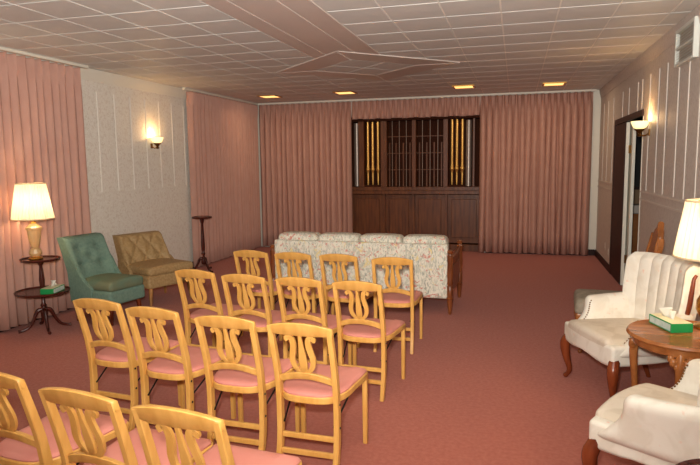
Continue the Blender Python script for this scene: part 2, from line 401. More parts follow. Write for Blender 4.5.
for x0, x1, z0, z1 in ((-0.55,-0.5,-0.47,0.5),(0.5,0.55,-0.47,0.5),(-0.5,0.5,-0.47,-0.42),(-0.5,0.5,0.45,0.5)):
    MB().box(x0, x1, -0.03, 0, z0, z1).build('frame_rail', M['darkwood'], t, smooth=False, bevel=0.005)

# ------------------------------------------------------------------ curtains
def curtain(name, label, length, z0, z1, origin, direction, normal, pitch=0.105, amp=0.038, seed=1, valance=False):
    rnd = random.Random(seed); n = max(3, round(length/pitch))
    wd = [rnd.uniform(0.85, 1.15) for _ in range(n)]; s = sum(wd); edges = [0]
    for q in wd: edges.append(edges[-1]+q*length/s)
    am = [rnd.uniform(0.8, 1.1) for _ in range(n)]
    NS = n*12; pts = []
    for i in range(NS+1):
        x = length*i/NS
        k = min(n-1, max(0, next((j for j in range(n) if edges[j+1] >= x-1e-9), n-1)))
        ph = (x-edges[k])/(edges[k+1]-edges[k]); pts.append((x, k, ph))
    d = Vector(direction); nn = Vector(normal); O = Vector(origin)
    zs = [z1, z1-0.02, z1-0.06, z1-0.10, z1-0.13, z1-0.18, z1-0.26] + ([z0] if valance else [z1-0.45] + [z1-0.45+(z0-z1+0.45)*q/7 for q in range(1, 8)])
    mb = MB(); v = []
    for z in zs:
        dz = z1 - z
        for (x, k, ph) in pts:
            fold = am[k]*abs(math.sin(PI*ph))**0.9
            pin = math.exp(-((ph-0.5)/0.16)**2)                      # pinch pleat
            t = smoothstep((dz-0.08)/0.22)
            sec = 0.05*math.sin(2*PI*ph*2+k*1.7)*smoothstep((dz-0.3)/0.8)
            off = amp*((1-t)*(1.0*pin+0.1*math.sin(2*PI*ph*2)*smoothstep((dz-0.05)/0.1)) + t*(fold+sec*0.6))
            wob = 0.012*math.sin(k*2.1+dz*1.3)*smoothstep(dz/1.5)
            p = O + d*(x+wob*(0 < x < length)) + nn*off; v.append((p.x, p.y, z + 0.006*math.sin(k*1.9)*(dz > z1-z0-0.01)))
    W = NS+1
    mb.add(v, [(j*W+i, j*W+i+1, (j+1)*W+i+1, (j+1)*W+i) for j in range(len(zs)-1) for i in range(NS)])
    o = mb.build(name, M['curtain']); sm = o.modifiers.new('cloth', 'SOLIDIFY'); sm.thickness = 0.004
    return tag(o, label, 'curtain', None)
CZ = C-0.034
curtain('drape', 'pleated rose drape hanging behind the two-tier lamp table', 1.34, 0.03, CZ, (-4.80, 4.52, 0), (0,1,0), (1,0,0), 0.115, 0.075, 3)
curtain('drape', 'pleated rose drape on the side wall behind the small pedestal stand', 2.455, 0.02, CZ, (-4.80, 8.17, 0), (0,1,0), (1,0,0), 0.105, 0.09, 5)
curtain('drape', 'pleated rose drape between the curtained corner and the organ case', 1.81, 0.02, CZ, (-4.715, 10.635, 0), (1,0,0), (0,-1,0), 0.105, 0.085, 8)
curtain('drape', 'pleated rose drape between the organ case and the doorway wall', 1.80, 0.02, CZ, (-0.615, 10.635, 0), (1,0,0), (0,-1,0), 0.105, 0.085, 11)
curtain('valance', 'short pleated rose valance across the top of the organ case', 2.27, 2.375, CZ, (-2.892, 10.635, 0), (1,0,0), (0,-1,0), 0.105, 0.07, 13, True)
trk = [(0,0.018),(0.05,0.018),(0.05,0.038),(0.03,0.045),(0,0.045)]
struct(MB().prism([(YB-0.145+a, C-0.05+b) for a, b in trk], 'x', -4.69, 1.22).build('trim_6', M['white'], smooth=False))
struct(MB().prism([(XL+0.14-a, C-0.05+b) for a, b in trk], 'y', 7.98, 10.55).build('trim_7', M['white'], smooth=False))
struct(MB().prism([(XL+0.155-a, C-0.05+b) for a, b in trk], 'y', 3.0, 5.9).build('trim_8', M['white'], smooth=False))

# ------------------------------------------------------------------ organ case
org = thing('organ_case', 'dark wooden organ case with gilt pipes set behind the valance', 'organ', (0, YB+0.06, 0)); org.scale = (1.0236, 1, 1)
ob = lambda x0, x1, y0, y1, z0, z1, nm, m, par=org, bev=0.004: MB().box(x0, x1, y0, y1, z0, z1).build(nm, M[m], par, smooth=False, bevel=bev)
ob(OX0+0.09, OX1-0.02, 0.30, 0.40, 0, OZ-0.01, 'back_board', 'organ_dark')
ob(OX0+0.09, OX1-0.02, 0.02, 0.29, 0, 0.12, 'plinth', 'organ')
ob(OX0+0.09, OX1-0.02, -0.01, 0.29, 1.02, 1.08, 'ledge', 'organ')
ob(OX0+0.09, OX1-0.02, 0.05, 0.29, 1.08, 1.15, 'lower_rail', 'organ')
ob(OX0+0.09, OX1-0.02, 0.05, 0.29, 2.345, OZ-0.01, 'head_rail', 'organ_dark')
for a, b in ((-2.90,-2.30),(-2.26,-1.77),(-1.73,-1.19),(-1.15,-0.58)):
    p = ob(a, b, 0.06, 0.10, 0.14, 1.01, 'wood_panel', 'organ')
    ob(a+0.07, b-0.07, 0.045, 0.06, 0.24, 0.93, 'panel_field', 'organ', p, 0.012)
for x in (-2.28, -1.75, -1.17): ob(x-0.022, x+0.022, 0.03, 0.29, 0.12, 1.02, 'lower_stile', 'organ')
for x, wd in ((-2.70,0.05),(-2.285,0.055),(-1.744,0.035),(-1.19,0.04)): ob(x-wd, x+wd, 0.04, 0.29, 1.15, 2.345, 'upper_stile', 'organ')
pipe_prof = [(0.012,0),(0.014,0.02),(0.018,0.10),(0.020,0.22),(0.024,0.265),(0.036,0.29),(0.038,0.305),(0.028,0.33),(0.029,0.36),(0.024,0.38),(0.024,1.15),(0.026,1.152),(0.026,1.165),(0,1.166)]
pm = MB().lathe(pipe_prof, 14).mesh('gilt_pipe'); pm.materials.append(M['gilt'])
for x in (-2.592,-2.503,-2.405,-1.084,-1.0,-0.907): inst(pm, 'gilt_pipe', org, (x, 0.12, 1.172))
for a, b in ((-2.65,-2.345),(-1.14,-0.86)): ob(a, b, 0.05, 0.2, 1.15, 1.185, 'pipe_block', 'organ_dark')
sp = MB().lathe([(0.05,0),(0.05,1.16),(0,1.165)], 14).mesh('silver_pipe'); sp.materials.append(M['silver'])
for x in (-2.80, -0.80): inst(sp, 'silver_pipe', org, (x, 0.13, 1.16))
ob(-0.73, -0.695, 0.09, 0.12, 1.15, 2.345, 'grille_strip', 'organ')
for x in (-2.14,-2.013,-1.887,-1.60,-1.465,-1.33):
    ob(x-0.006, x+0.006, 0.10, 0.115, 1.15, 2.345, 'grille_strip', 'strip', org, 0.002)
for x in (-2.2,-2.08,-1.95,-1.83,-1.66,-1.53,-1.40,-1.27):
    ob(x-0.014, x+0.014, 0.15, 0.18, 1.15, 1.95, 'rear_slat', 'organ')
for x0, x1 in ((-2.23,-1.78),(-1.71,-1.23)):
    for z in (1.46, 1.76, 2.06): ob(x0, x1, 0.125, 0.14, z-0.008, z+0.008, 'grille_rail', 'organ', org, 0.002)

# ------------------------------------------------------------------ lyre-back folding chair
YT = [(0,-0.050),(0.06,-0.033),(0.12,-0.015),(0.19,-0.003),(0.28,0.0),(0.38,0.0),(0.46,-0.008),(0.55,-0.025),(0.65,-0.053),(0.74,-0.080),(0.83,-0.108)]
yb = lambda z: interp(YT, z)
def make_chair():
    t = thing('folding_chair', 'x', 'chair')
    for s in (-1, 1):
        pts = []
        for k in range(19):
            z = 0.802*k/18; d = 0.021 if z < 0.45 else 0.021-0.006*(z-0.45)/0.35
            if z < 0.15: d = 0.016+0.005*z/0.15
            pts.append(((yb(z)-d, z), (yb(z)+d, z)))
        st = MB().strip(pts, 'x', s*0.170, s*0.142).build('back_stile', M['maple'], t, bevel=0.003)
        for z in (0.262, 0.385):
            bo = MB().lathe([(0,0),(0.007,0.001),(0.006,0.004),(0,0.005)], 8).build('bolt', M['steel'], st)
            bo.matrix_basis = Matrix.Translation((s*0.170, yb(z), z)) @ Matrix.Rotation(s*PI/2, 4, 'Y')
        MB().strip([((0.392-0.014*q, z), (0.392+0.014*q, z)) for z, q in ((0,0.85),(0.2,1),(0.390,1.1))], 'x', s*0.177, s*0.203).build('leg', M['maple'], t, bevel=0.003)
        MB().tube([(s*0.136, 0.0, 0.262), (s*0.150, 0.10, 0.318), (s*0.165, 0.225, 0.385)], 0.005, 6).build('folding_brace', M['steel'], t)
    # crest rail: arched, a little bowed in plan
    mb = MB(); v = []; N = 14
    for i in range(N+1):
        u = -1+2*i/N; x = u*0.1725; top = 0.803+0.026*(1-abs(u)**2.2); bot = 0.763-0.004*(1-u*u)
        yo = -0.012*(1-u*u)
        for z, dy in ((bot,-0.012),(bot,0.012),(top,0.012),(top,-0.012)): v.append((x, yb(z)+dy+yo, z))
    f = []
    for i in range(N):
        a, b = 4*i, 4*i+4
        for k in range(4): f.append((a+k, a+(k+1)%4, b+(k+1)%4, b+k))
    f += [(0,1,2,3), (4*N+3,4*N+2,4*N+1,4*N)]
    mb.add(v, f).build('crest_rail', M['maple'], t, bevel=0.003)
    mb = MB(); v = []
    for i in range(N+1):
        u = -1+2*i/N; x = u*0.1425; lift = 0.030*(1-u*u)**1.0; yo = -0.012*(1-u*u)
        top = 0.523+lift; bot = 0.486+lift
        for z, dy in ((bot,-0.011),(bot,0.011),(top,0.011),(top,-0.011)): v.append((x, yb(z)+dy+yo, z))
    mb.add(v, f).build('lower_back_rail', M['maple'], t, bevel=0.003)
    # lyre
    yo = -0.012
    def flat(pairs, nm):
        mb = MB(); v = []; n = len(pairs)
        for (xa, za), (xb, zb) in pairs:
            v += [(xa, yb(za)-0.007+yo, za), (xb, yb(zb)-0.007+yo, zb), (xb, yb(zb)+0.007+yo, zb), (xa, yb(za)+0.007+yo, za)]
        f = []
        for i in range(n-1):
            a, b = 4*i, 4*i+4
            for k in range(4): f.append((a+k, a+(k+1)%4, b+(k+1)%4, b+k))
        f += [(3,2,1,0), (4*n-4,4*n-3,4*n-2,4*n-1)]
        mb.add(v, f).build(nm, M['maple'], t, bevel=0.002)
    for s in (-1, 1):
        ctr = catmull([(0.064,0,0.733),(0.070,0,0.744),(0.062,0,0.754),(0.046,0,0.744),(0.040,0,0.715),(0.047,0,0.675),(0.055,0,0.640),(0.050,0,0.605),(0.030,0,0.577),(0.008,0,0.562)], 4)
        pr = []
        for p in ctr: p.z = 0.757-(0.757-p.z)*1.085
        for j, p in enumerate(ctr):
            tn = (ctr[min(j+1,len(ctr)-1)]-ctr[max(j-1,0)]).normalized(); q = j/(len(ctr)-1)
            hw = 0.014 if q < 0.14 else 0.009+0.006*math.sin(PI*min(1,(q-0.12)/0.85))
            nx, nz = -tn.z*hw, tn.x*hw
            pr.append(((s*(p.x+nx), p.z+nz), (s*(p.x-nx), p.z-nz)))
        flat(pr, 'lyre_arm')
    flat([((-w, z), (w, z)) for z, w in ((0.541,0.016),(0.59,0.021),(0.63,0.020),(0.685,0.014),(0.73,0.010),(0.760,0.009))], 'lyre_tongue')
    for z in (0.196, 0.114): MB().box(-0.144, 0.144, yb(z)-0.008, yb(z)+0.010, z-0.014, z+0.014).build('stretcher', M['maple'], t, smooth=False, bevel=0.003)
    # D-shaped seat: frame and pad
    def outline(inset, n=40):
        P = []
        for i in range(n+1):
            a = PI + PI*i/n                       # rear half round
            cx, cyv = math.cos(a), math.sin(a)
            x = (0.192-inset)*math.copysign(abs(cx)**0.62, cx); y = 0.19 + (0.232-inset)*math.copysign(abs(cyv)**0.86, cyv)
            P.append((x, y))
        P += [(0.202-inset, 0.30), (0.2075-inset, 0.395), (0.192-inset, 0.424-inset), (-0.192+inset, 0.424-inset), (-0.2075+inset, 0.395), (-0.202+inset, 0.30)]
        return P
    MB().prism(outline(0.0), 'z', 0.387, 0.424).build('seat_frame', M['maple'], t, bevel=0.005)
    mb = MB(); rings = []; V = []
    for ins, z in ((0.007,0.422),(0.006,0.430),(0.012,0.438),(0.03,0.444),(0.08,0.448)):
        V.append([(x, y, z) for x, y in outline(ins)])
    n = len(V[0]); v = [p for r in V for p in r]
    f = [(j*n+i, j*n+(i+1)%n, (j+1)*n+(i+1)%n, (j+1)*n+i) for j in range(len(V)-1) for i in range(n)] + [tuple(range((len(V)-1)*n, len(V)*n))]
    mb.add(v, f).build('seat_pad', M['pad'], t)
    return t
rows = {'A': ('rearmost row', [(-1.955,1.785,-6),(-1.472,1.69,-6),(-1.044,1.635,-5)]),
        'B': ('third row behind sofa', [(-2.371,2.93,-5.5),(-1.927,2.82,-5),(-1.441,2.735,-2),(-1.012,2.688,-2)]),
        'C': ('second row behind sofa', [(-2.302,3.93,-6),(-1.86,3.83,-4),(-1.43,3.80,-5),(-1.003,3.755,-4)]),
        'D': ('first row behind sofa', [(-2.309,4.925,-4),(-1.885,4.88,-3),(-1.46,4.86,-3),(-0.971,4.77,3)])}
chair0 = make_chair(); first = True
place = ['nearest the open carpet aisle', 'second from the carpet aisle', 'third from the carpet aisle', 'fourth from the carpet aisle']
for key, (rowname, spots) in rows.items():
    n = len(spots)
    for i, (x, y, rot) in enumerate(spots):
        c = chair0 if first else copy_tree(chair0); first = False
        r = math.radians(rot); off = 0.095    # measured point is the crest, which leans back from the seat
        c.location = (x - off*math.sin(r), y + off*math.cos(r), 0); c.rotation_euler = (0, 0, r)
        c['label'] = 'maple lyre-back folding chair, %s, %s' % (rowname, place[n-1-i]); c['group'] = 'lyre-back folding chairs in rows'

# ------------------------------------------------------------------ floral sofa, back to the chairs
SX0, SX1, SY0, SY1 = -2.66, -0.645, 6.22, 7.10
sofa = thing('sofa', 'floral print sofa with turned wooden ends, its back turned to the chairs', 'sofa', ((SX0+SX1)/2+0.012, (SY0+SY1)/2-0.015, 0), math.radians(-1.7))
L = (SX1-SX0)/2; Dp = (SY1-SY0)/2
MB().rbox((0, -Dp+0.07, 0.455), (2*L-0.05, 0.13, 0.58), 0.025, 8).build('back_panel', M['floral'], sofa)
MB().rbox((0, 0.02, 0.29), (2*L-0.07, 2*Dp-0.10, 0.20), 0.03, 6).build('seat_base', M['floral'], sofa)
cw = (2*L-0.09)/4
for k in range(4):
    cx = -L+0.045+cw*(k+0.5)
    def wp(p, cx=cx):
        u = (p.x-cx)/(cw/2); q = p.copy(); zt = (p.z-0.60)/0.25
        if zt > 0: q.z += 0.012*(1-u*u)*zt
        return q
    MB().rbox((cx, -Dp+0.17, 0.60), (cw-0.001, 0.24, 0.42), 0.055, 6, wp).build('back_cushion', M['floral'], sofa)
    def ws(p, cx=cx):
        q = p.copy(); q.z += 0.02*(1-((p.x-cx)/(cw/2))**2)*(p.z > 0.45); return q
    MB().rbox((cx, 0.12, 0.45), (cw-0.006, 2*Dp-0.26, 0.14), 0.05, 5, ws).build('seat_cushion', M['floral'], sofa)
post = [(0.013,0),(0.017,0.02),(0.022,0.10),(0.026,0.15),(0.021,0.155),(0.030,0.17),(0.030,0.185),(0.024,0.19),(0.027,0.22),(0.027,0.30),(0.020,0.31),(0.028,0.33),(0.023,0.36),(0.028,0.42),(0.023,0.55),(0.028,0.57),(0.028,0.62),(0.018,0.628),(0.016,0.64),(0.027,0.655),(0.029,0.67),(0.02,0.685),(0.0,0.69)]
for s in (-1, 1):
    for y in (-Dp+0.03, Dp-0.03):
        MB().lathe([(r*1.2, z) for r, z in post], 14, (s*(L-0.002), y)).build('turned_post', M['sofawood'], sofa)
    pn = MB().box(min(s*(L-0.02),s*(L+0.0)), max(s*(L-0.02),s*(L+0.0)), -Dp+0.055, Dp-0.055, 0.20, 0.55).build('end_panel', M['sofawood'], sofa, smooth=False, bevel=0.005)
    MB().box(min(s*(L+0.0),s*(L+0.012)), max(s*(L+0.0),s*(L+0.012)), -Dp+0.13, Dp-0.13, 0.27, 0.49).build('panel_field', M['sofawood'], pn, smooth=False, bevel=0.005)
    MB().tube([(s*(L-0.008), -Dp+0.05, 0.60), (s*(L-0.008), -0.15, 0.575), (s*(L-0.008), 0.15, 0.575), (s*(L-0.008), Dp-0.05, 0.60)], 0.022, 10).build('arm_rail', M['sofawood'], sofa)
    for k in range(5):
        MB().tube([(s*(L-0.008), -0.26+0.13*k, 0.545), (s*(L-0.008), -0.26+0.13*k, 0.585)], 0.010, 8).build('spindle', M['sofawood'], sofa)

# ------------------------------------------------------------------ slipper chairs by the left wall
def slipper(name, label, loc, rz, w, d, hback, lean, sh, body, seatm, legm, kind):
    """faces local +y; origin under the seat centre"""
    t = thing(name, label, 'chair', loc, rz); h2 = w/2
    MB().rbox((0, 0.0, sh-0.125), (w, d, 0.15), 0.03, 8).build('seat_base', M[body], t)
    def ws(p):
        q = p.copy(); q.z += 0.018*(1-(p.x/h2)**2)*(p.z > sh); return q
    MB().rbox((0, 0.025, sh-0.01), (w-0.02, d-0.04, 0.10), 0.04, 10, ws).build('seat_cushion', M[seatm], t)
    y0 = -d/2
    # back: closed shell, tufted front
    NU, NV = 44, 40; z0 = sh-0.19
    def front(u, v):
        a = 2*u-1; z = z0+(hback-z0)*v; wd = h2*(1.0 - 0.08*v if kind == 'diamond' else 1.0+0.03*v)
        x = a*wd; up = max(0, (z-sh)/(hback-sh))
        y = y0+0.14 - lean*up**1.15 + 0.05*(abs(a)**4)*(1-up)*1.2
        if kind == 'diamond':
            p1 = x/0.095+z/0.13; p2 = x/0.095-z/0.13
            y += (0.034*min(abs(math.sin(PI*p1/2)), abs(math.sin(PI*p2/2)))**0.7-0.015)*(1-abs(a)**8)*(up < 0.97)*(up > 0.02)
        else:
            for bx, bz in ((-0.12,0.74),(0,0.66),(0.12,0.74),(-0.12,0.58),(0.12,0.58)):
                r2_ = ((x-bx)/0.055)**2+((z-bz*hback/0.86)/0.05)**2; y -= 0.025*math.exp(-r2_)
                if abs(z-bz*hback/0.86) < 0.02: y -= 0.006*math.exp(-((z-bz*hback/0.86)/0.008)**2)*(abs(x) < 0.2)
        edge = (1-abs(a))*wd; y -= 0.03*max(0, 1-edge/0.03)**2
        if v > 0.94: y -= 0.03*((v-0.94)/0.06)**2
        return (x, y, z)
    def rear(u, v):
        a = 2*u-1; z = z0+(hback-z0)*v; wd = h2*(1.0 - 0.08*v if kind == 'diamond' else 1.0+0.03*v)
        up = max(0, (z-sh)/(hback-sh)); return (a*wd, y0-0.0-lean*up**1.15+0.005, z)
    mb = MB().grid(front, NU, NV); mb.grid(rear, NU, NV)
    for fn in (lambda q: 0.0, lambda q: 1.0):
        uu = fn(0)
        mb.grid(lambda a, v, uu=uu: tuple(Vector(front(uu,v)).lerp(Vector(rear(uu,v)), a)), 4, NV)
    for vv in (0.0, 1.0):
        mb.grid(lambda u, a, vv=vv: tuple(Vector(front(u,vv)).lerp(Vector(rear(u,vv)), a)), NU, 4)
    bk = mb.build('backrest', M[body], t)
    if kind == 'button':
        for bx, bz in ((-0.12,0.74),(0,0.66),(0.12,0.74),(-0.12,0.58),(0.12,0.58)):
            z = bz*hback/0.86; up = (z-sh)/(hback-sh); y = y0+0.14-lean*up**1.15-0.026
            MB().rbox((bx, y+0.004, z), (0.022, 0.012, 0.022), 0.005, 2).build('button', M[body], bk)
    # low sloping side wings that run from the back down to the seat
    for s in (-1, 1):
        prof = [(y0+0.0, sh-0.19), (y0+0.32, sh-0.19), (y0+0.32, sh-0.02), (y0+0.27, sh+0.005), (y0+0.21, sh+0.05), (y0+0.16, sh+0.12), (y0+0.11, sh+0.21), (y0+0.03, sh+0.30), (y0-0.04, sh+0.30)] if kind == 'button' else [(y0+0.0, sh-0.19), (y0+0.26, sh-0.19), (y0+0.26, sh-0.01), (y0+0.20, sh+0.03), (y0+0.14, sh+0.08), (y0+0.0, sh+0.10)]
        MB().prism(prof, 'x', s*(h2+0.012), s*(h2-0.03)).build('side_wing', M[body], t, bevel=0.012, seg=3)
    for x, y in ((-h2+0.06, d/2-0.06), (h2-0.06, d/2-0.06), (-h2+0.06, -d/2+0.06), (h2-0.06, -d/2+0.06)):
        sx, sy = math.copysign(0.02, x), math.copysign(0.02, y)
        MB().tube([(x, y, sh-0.19), (x+sx*0.5, y+sy*0.5, (sh-0.2)/2), (x+sx, y+sy, 0)], [0.026, 0.020, 0.013], 10).build('leg', M[legm], t)
    return t
slipper('slipper_chair', 'sage green button-tufted slipper chair beside the lamp table', (-4.10, 5.26, 0), math.radians(-100), 0.48, 0.56, 0.87, 0.15, 0.40, 'green', 'greenseat', 'cherry', 'button')
slipper('slipper_chair', 'gold brocade diamond-tufted slipper chair next to the green chair', (-4.10, 6.15, 0), math.radians(-112), 0.64, 0.60, 0.78, 0.14, 0.41, 'gold', 'gold', 'legtan', 'diamond')

# ------------------------------------------------------------------ lamp table, lamp, tissue box (left)
def scurve_leg(cx, cy, ang, r0, z0, r1, m, par, rad=0.016):
    ca, sa = math.cos(ang), math.sin(ang)
    P = catmull([(cx+ca*q, cy+sa*q, z) for q, z in ((r0,z0),(r0+(r1-r0)*0.22,z0*0.93),(r0+(r1-r0)*0.42,z0*0.55),(r0+(r1-r0)*0.68,z0*0.22),(r1,0.022),(r1+0.035,0.018))], 5)
    n = len(P); MB().tube(P, [rad*1.25-(rad*0.5)*min(1,i/n*1.3)+(0.004 if i > n-4 else 0) for i in range(n)], 10).build('leg', m, par)
TX, TYY = -4.455, 4.74
tb = thing('tier_table', 'two-tier round mahogany table holding the lamp by the drape', 'table', (TX, TYY, 0))
MB().lathe([(0.0,0.10),(0.022,0.105),(0.03,0.13),(0.034,0.20),(0.022,0.235),(0.03,0.25),(0.018,0.27),(0.016,0.33),(0.03,0.345),(0.016,0.36),(0.02,0.42),(0.026,0.50),(0.02,0.58),(0.014,0.64),(0.026,0.66),(0.03,0.69)], 16).build('column', M['mahog'], tb)
pie = lambda R, z: [(0,z-0.012),(R*0.94,z-0.012),(R*0.985,z-0.006),(R,z+0.008),(R*0.985,z+0.012),(R*0.955,z+0.006),(R*0.945,z),(0,z)]
MB().lathe(pie(0.25, 0.385), 40).build('lower_tier', M['mahog'], tb)
MB().lathe(pie(0.182, 0.705), 36).build('upper_tier', M['mahog'], tb)
for k in range(4): scurve_leg(0, 0, PI/4+k*PI/2+0.12, 0.02, 0.21, 0.20, M['mahog'], tb, 0.016)

def shade(par, r0, r1, z0, z1, n=36):
    rp = lambda i: 1.0+0.02*(1 if i % 2 else -1)
    prof = [(r0+(r1-r0)*q/8, z0+(z1-z0)*q/8) for q in range(9)]
    s = MB().lathe(prof, 2*n, ripple=rp).build('lamp_shade', M['shade'], par)
    for r, z in ((r0, z0), (r1, z1)):
        MB().tube([(r*1.012*math.cos(2*PI*i/48), r*1.012*math.sin(2*PI*i/48), z) for i in range(49)], 0.0055, 6).build('trim_band', M['shade_trim'], s)
    return s
lamp = thing('table_lamp', 'glass urn lamp with pleated cream shade on the two-tier table', 'lamp', (TX-0.05, TYY+0.0, 0.706))
MB().lathe([(0,0),(0.062,0),(0.066,0.008),(0.06,0.018),(0.045,0.022),(0.04,0.03),(0,0.03)], 24).build('brass_foot', M['brass'], lamp)
MB().lathe([(0,0.03),(0.045,0.03),(0.062,0.06),(0.052,0.095),(0.030,0.11),(0.036,0.125),(0.050,0.17),(0.062,0.25),(0.064,0.285),(0.076,0.29),(0.076,0.312),(0.058,0.325),(0.03,0.35),(0,0.352)], 12).build('glass_urn', M['glass'], lamp, smooth=False)
MB().lathe([(0,0.352),(0.030,0.352),(0.028,0.358),(0.02,0.362),(0.02,0.40),(0,0.402)], 16).build('socket', M['brass'], lamp)
MB().lathe([(0.010,0.402),(0.016,0.42),(0.032,0.46),(0.034,0.485),(0.022,0.51),(0,0.517)], 14).build('bulb', M['bulbglow'], lamp)
MB().tube([(0.02,0,0.37),(0.06,0,0.45),(0.06,0,0.60),(0.0,0,0.715),(-0.06,0,0.60),(-0.06,0,0.45),(-0.02,0,0.37)], 0.003, 6).build('harp', M['brass'], lamp)
MB().lathe([(0,0.70),(0.008,0.705),(0.012,0.72),(0.004,0.74),(0,0.745)], 10).build('finial', M['brass'], lamp)
sh_ = shade(lamp, 0.188, 0.130, 0.395, 0.735)
for k in range(3):
    a = k*2*PI/3
    MB().tube([(0,0,0.71),(0.13*math.cos(a),0.13*math.sin(a),0.732)], 0.002, 6).build('spider_arm', M['brass'], sh_)
bulb('lamp_bulb_a', (TX-0.05, TYY, 0.706+0.55), 8.5, (1.0, 0.74, 0.46))

def tissue_box(label, loc, rz):
    t = thing('tissue_box', label, 'box', loc, rz)
    w_, d_, h_ = 0.235, 0.125, 0.052
    b = MB().box(-w_/2, w_/2, -d_/2, d_/2, 0, h_).build('carton', M['boxgreen'], t, smooth=False, bevel=0.002)
    for s in (-1, 1): MB().box(-w_/2+0.012, w_/2-0.012, min(s*d_/2,s*(d_/2+0.0012)), max(s*d_/2,s*(d_/2+0.0012)), 0.008, h_-0.006).build('printed_side', M['boxwhite'], b, smooth=False)
    MB().box(-w_/2+0.004, w_/2-0.004, -d_/2+0.004, d_/2-0.004, h_, h_+0.0012).build('printed_top', M['boxtop'], b, smooth=False)
    def ts(u, v):
        a = 2*u-1; x = -0.03+a*0.062*(1-0.35*v); z = h_+0.001+0.058*v*(1-0.25*abs(a)); y = 0.018*math.sin(5*a+1.2)*(0.3+v)+0.028*v*a
        return (x, y, z)
    g = MB().grid(ts, 14, 6).build('tissue', M['paper'], t); g.modifiers.new('th', 'SOLIDIFY').thickness = 0.0015
    return t
tissue_box('green and white tissue box on the lower tier of the lamp table', (TX+0.12, TYY+0.0, 0.3865), math.radians(-74))

# ------------------------------------------------------------------ pedestal stand by the side drape
pd = thing('pedestal_stand', 'slim dark mahogany pedestal stand beside the side wall drape', 'stand', (-4.52, 7.99, 0))
MB().lathe([(0,0.10),(0.03,0.11),(0.036,0.14),(0.03,0.19),(0.018,0.20),(0.03,0.215),(0.018,0.23),(0.022,0.25),(0.032,0.27),(0.020,0.295),(0.026,0.33),(0.030,0.40),(0.024,0.55),(0.018,0.72),(0.03,0.76),(0.034,0.80)], 16).build('column', M['mahog'], pd)
MB().lathe([(0,0.80),(0.125,0.80),(0.145,0.808),(0.15,0.82),(0.145,0.83),(0.125,0.832),(0.12,0.826),(0,0.826)], 32).build('round_top', M['mahog'], pd)
for k in range(3): scurve_leg(0, 0, -0.5+k*2*PI/3, 0.02, 0.20, 0.19, M['mahog'], pd, 0.018)

